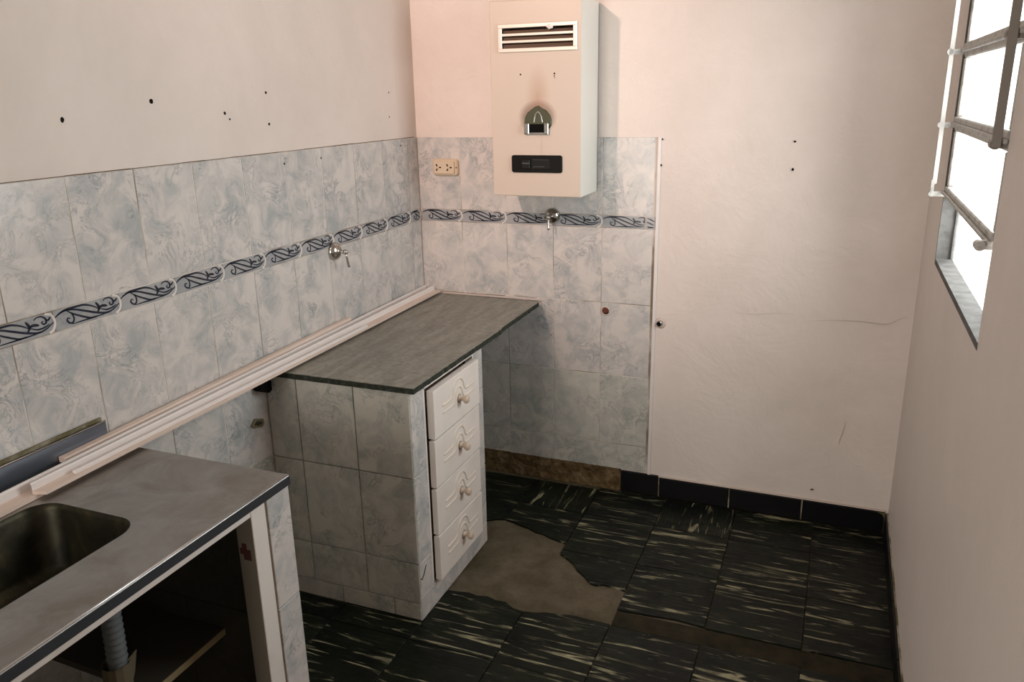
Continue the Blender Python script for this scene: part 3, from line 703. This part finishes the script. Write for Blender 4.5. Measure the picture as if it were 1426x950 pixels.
length('wood_moulding', 'white rebated moulding with a pink flange and angled end by the basin', (.0500, -.020, ZP + .0088), (.0800, -1.960, ZP + .0088),
       [([(0, 0), (.008, 0), (.008, .022, -.006), (.006, .025, -.006), (0, .024, .0)], M['white_moulding'], 'upright'), ([(.008, 0, -.006), (.038, 0, .004), (.038, .0075, .004), (.008, .0075, -.006)], M['pink_wood'], 'flange')])
length('wood_batten', 'flat pink batten with a rounded hollow end against the tiled wall', (.004, -.615, ZP + .0315), (.016, -1.838, ZP + .016),
       [([(0, 0), (.018, 0), (.020, .004), (.020, .010), (.018, .013), (.0, .013), (-.001, .008)], M['pink_wood'], 'bar')])
length('wood_strip', 'thin cream strip lying on the pink flange by the slab edge', (.0860, -.62, ZP + .0166), (.0980, -1.872, ZP + .0166),
       [([(0, 0), (.010, 0), (.010, .006), (.008, .008), (.002, .008), (0, .006)], M['white_moulding'], 'bar')])

# ------------------------------------------------------------------ water heater
HX0, HX1, HY, HZ0, HZ1 = .432, .772, -.22, 1.252, 1.925
wh = thing('water_heater', ((HX0 + HX1) / 2, 0, HZ0), 'cream wall-mounted gas water heater above the tiled corner', 'water heater')
GX0, GX1, GZ0, GZ1 = .466, .757, 1.754, 1.847
case = BM(); box(case, HX0, HX1, HY, -.012, HZ0, HZ1, .003, 2)
cc = BM(); box(cc, GX0 + .012, GX1 - .012, HY - .1, HY + .09, GZ0 + .010, GZ1 - .010)
case = cut(case, cc); case = cut(case, box(BM(), .578, .640, HY - .1, HY + .06, 1.482, 1.508))
for f in case.faces:
    f.normal_update()
    f.material_index = 1 if f.normal.x > .9 and f.calc_center_median().x > HX1 - .01 else (2 if (f.calc_center_median().y > HY + .004 and HX0 + .01 < f.calc_center_median().x < HX1 - .01 and HZ0 + .01 < f.calc_center_median().z < HZ1 - .01) else 0)
casing = obj('casing', case, None, wh, mats=[M['heater'], M['heater_lit_side'], M['soot']])
b = BM(); box(b, HX0 + .006, HX1 - .002, -.0125, -.001, HZ0 + .006, HZ1 - .01); obj('back_plate', b, M['chrome_dull'], wh)
mph = on_back(HY)
gr = BM()
for r in ((GX0, GX1, GZ1 - .013, GZ1), (GX0, GX1, GZ0, GZ0 + .013), (GX0, GX0 + .014, GZ0 + .0125, GZ1 - .0125), (GX1 - .014, GX1, GZ0 + .0125, GZ1 - .0125)): box(gr, r[0], r[1], HY - .006, HY, r[2], r[3], .0015)
grille = obj('vent_grille', gr, M['trim_metal'], wh)
for k in (1, 2):
    z = GZ0 + .012 + (GZ1 - GZ0 - .024) * k / 3
    b = BM(); box(b, GX0 + .006, GX1 - .006, HY - .0045, HY + .004, z - .0045, z + .0045, .0015); obj('slat', b, M['trim_metal'], grille)
for k in range(3):
    z = GZ0 + .014 + (GZ1 - GZ0 - .024) * k / 3
    b = BM(); t = [Vector((GX0 + .014, HY + .003, z)), Vector((GX1 - .014, HY + .003, z)), Vector((GX1 - .014, HY + .009, z + .0125)), Vector((GX0 + .014, HY + .009, z + .0125))]
    vs = [b.verts.new(p) for p in t] + [b.verts.new(p + Vector((0, .001, -.002))) for p in t]
    for q in ((0, 1, 2, 3), (7, 6, 5, 4), (0, 4, 5, 1), (1, 5, 6, 2), (2, 6, 7, 3), (3, 7, 4, 0)): b.faces.new([vs[i] for i in q])
    obj('louver', b, M['soot'], grille)
lint = BM(); bmesh.ops.create_icosphere(lint, subdivisions=2, radius=1)
for v in lint.verts: v.co = Vector((.659, HY - .004, 1.833)) + Vector((v.co.x * .013, v.co.y * .006, v.co.z * .0085)) * random.uniform(.75, 1.2)
tag(obj('lint', lint, M['lint'], None), 'scrap of white lint stuck in the water heater vent grille', 'lint')
# flame window
cx = .613
arch = [(-.052, 0)] + [(-.052, .020)] + [(-.050, .038), (-.040, .056), (-.024, .064), (-.008, .076), (.002, .078), (.014, .070), (.030, .062), (.044, .046), (.050, .030), (.050, .012), (.042, 0)]
b = BM(); prism(b, [(cx + u, 1.494 + v) for u, v in arch], .005, mph, 0, .002); fl = obj('flame_window', b, M['flame'], wh)
b = BM(); ribbon(b, smooth_line([(cx - .016, 1.512), (cx - .012, 1.535), (cx - .004, 1.549), (cx + .004, 1.549), (cx + .012, 1.535), (cx + .017, 1.512)], 4), .005, .0072, mph, False, .004, True); obj('pilot_arch', b, M['chrome_dull'], fl, True)
b = BM(); box(b, .561, .580, HY - .013, HY, 1.474, 1.512, .002); box(b, .637, .654, HY - .013, HY, 1.474, 1.512, .002); box(b, .561, .654, HY - .010, HY, 1.4735, 1.480, .001); obj('ignition_bracket', b, M['chrome'], fl)
b = BM(); box(b, .5795, .6375, HY - .0075, HY, 1.480, 1.509); obj('dark_slot', b, M['black'], fl)
# control panel
b = BM(); prism(b, rrect(.509, .703, 1.338, 1.400, .008, 3), .006, mph, 0, .0015); cp = obj('control_panel', b, M['bplastic'], wh)
b = BM(); box(b, .552, .584, HY - .016, HY - .005, 1.352, 1.386, .003); obj('slider_knob', b, M['bplastic2'], cp)
b = BM(); box(b, .5535, .5825, HY - .0165, HY - .015, 1.370, 1.374); obj('knob_mark', b, M['greymark'], cp)
b = BM(); box(b, .586, .656, HY - .0065, HY - .005, 1.352, 1.386, .0004); obj('slider_track', b, M['bplastic2'], cp)
b = BM(); box(b, .594, .636, HY - .0072, HY - .006, 1.3585, 1.3605); box(b, .590, .652, HY - .0072, HY - .006, 1.3835, 1.3845); obj('printed_mark', b, M['greymark'], cp)
for u, v, r in ((.547, 1.679, .0032), (.674, 1.679, .0034), (.6735, 1.671, .0024), (.6745, 1.665, .0018)):
    b = BM(); prism(b, [(u + r * math.cos(a * .7854), v + r * math.sin(a * .7854)) for a in range(8)], .0004, mph); obj('screw_hole', b, M['hole'], wh)
b = BM(); tube(b, [(.622, -.11, HZ0 + .004), (.622, -.11, HZ0 - .012)], .011, 12); obj('pipe_nipple', b, M['chrome_dull'], wh)
b = BM(); tube(b, [(.627, -.16, HZ0 + .004), (.627, -.16, HZ0 - .006)], .012, 12); obj('pipe_nipple', b, M['trim_metal'], wh)

# ------------------------------------------------------------------ power outlet, stop valves, pipe ends
ou = thing('wall_outlet', (.129, 0, 1.332), 'cream double power outlet on the back wall tiles', 'power outlet')
mo = on_back(0.0)
b = BM(); prism(b, rrect(.072, .187, 1.299, 1.366, .014, 4), .012, mo, -.001, .004); obj('plate', b, M['cream'], ou)
b = BM(); prism(b, rrect(.080, .172, 1.307, 1.358, .005, 3), .017, mo, .010, .0015); ins = obj('insert', b, M['cream2'], ou)
for cx_ in (.100, .148):
    for dx, dz_, a in ((-.006, .009, .5), (-.006, -.009, -.5), (.009, .0, 1.57)):
        L, W_ = .0052, .0026; c, s = math.cos(a + 1.57), math.sin(a + 1.57)
        q = [(cx_ + dx + c * i * L - s * j * W_, 1.332 + dz_ + s * i * L + c * j * W_) for i, j in ((-1, -1), (1, -1), (1, 1), (-1, 1))]
        b = BM(); prism(b, q, .0174, mo, .016); obj('slot', b, M['black'], ins)
b = BM(); lathe(b, [(.0028, 0), (.0028, .0008)], (.1795, -.0121, 1.332), (0, -1, 0), 8); obj('screw', b, M['black'], ou)

def valve(label, o, axis, side, tip):
    o = Vector(o); ax = Vector(axis)
    t = thing('stop_valve', tuple(o), label, 'valve')
    prof = [(.032, .0)] + [(.032 * math.cos(a), .003 + .024 * math.sin(a)) for a in [i * math.pi / 2 / 8 for i in range(8)]] + [(.006, .0275)]
    b = BM(); lathe(b, prof, o, ax, 24); obj('escutcheon', b, M['chrome'], t, True)
    b = BM(); tube(b, [o + ax * .024, o + ax * .048], .006, 12); lathe(b, [(.001, -.009), (.006, -.008), (.009, -.003), (.009, .003), (.006, .008), (.001, .009)], o + ax * .050, ax, 14); obj('spindle', b, M['chrome_dull'], t, True)
    b = BM(); a = o + ax * .050; e = a + Vector(tip); tube(b, [a, a.lerp(e, .3), a.lerp(e, .85), e], [.004, .0036, .0046, .0042], 10); obj('lever', b, M['chrome'], t, True)
valve('chrome stop valve with lever on the left wall below the scroll border', (.0, -.657, 1.096), (1, 0, 0), 0, (.006, .006, -.055))
valve('chrome stop valve with lever directly under the water heater', (.589, 0, 1.150), (0, -1, 0), 1, (.002, -.006, -.048))
pe = thing('pipe_end', (.810, 0, .781), 'rusty red pipe end sunk in the back wall tiles', 'pipe')
b = BM(); lathe(b, [(.015, 0), (.020, .001), (.018, .003), (.0145, .003), (.0145, .0)], (.811, 0, .778), (0, -1, 0), 18); obj('plaster_ring', b, M['plaster_ring'], pe, True)
b = BM(); lathe(b, [(.013, 0), (.013, .0032), (.010, .004), (.002, .002)], (.810, 0, .781), (0, -1, 0), 16); obj('plug', b, M['copper'], pe, True)
pe = thing('pipe_end', (1.030, 0, .747), 'open dark metal pipe end in the painted wall beside the tile edge', 'pipe')
b = BM(); tube(b, [(1.030, .002, .747), (1.030, -.014, .747)], .011, 16); obj('socket', b, M['chrome_dull'], pe, True)
b = BM(); lathe(b, [(.0085, 0), (.0085, .0008)], (1.0285, -.014, .747), (0, -1, 0), 14); obj('bore', b, M['black'], pe)
b = BM(); lathe(b, [(.022, 0), (.019, .003), (.012, .004)], (1.032, P, .746), (0, -1, 0), 14); obj('plaster_ring', b, M['plaster_ring'], pe, True)
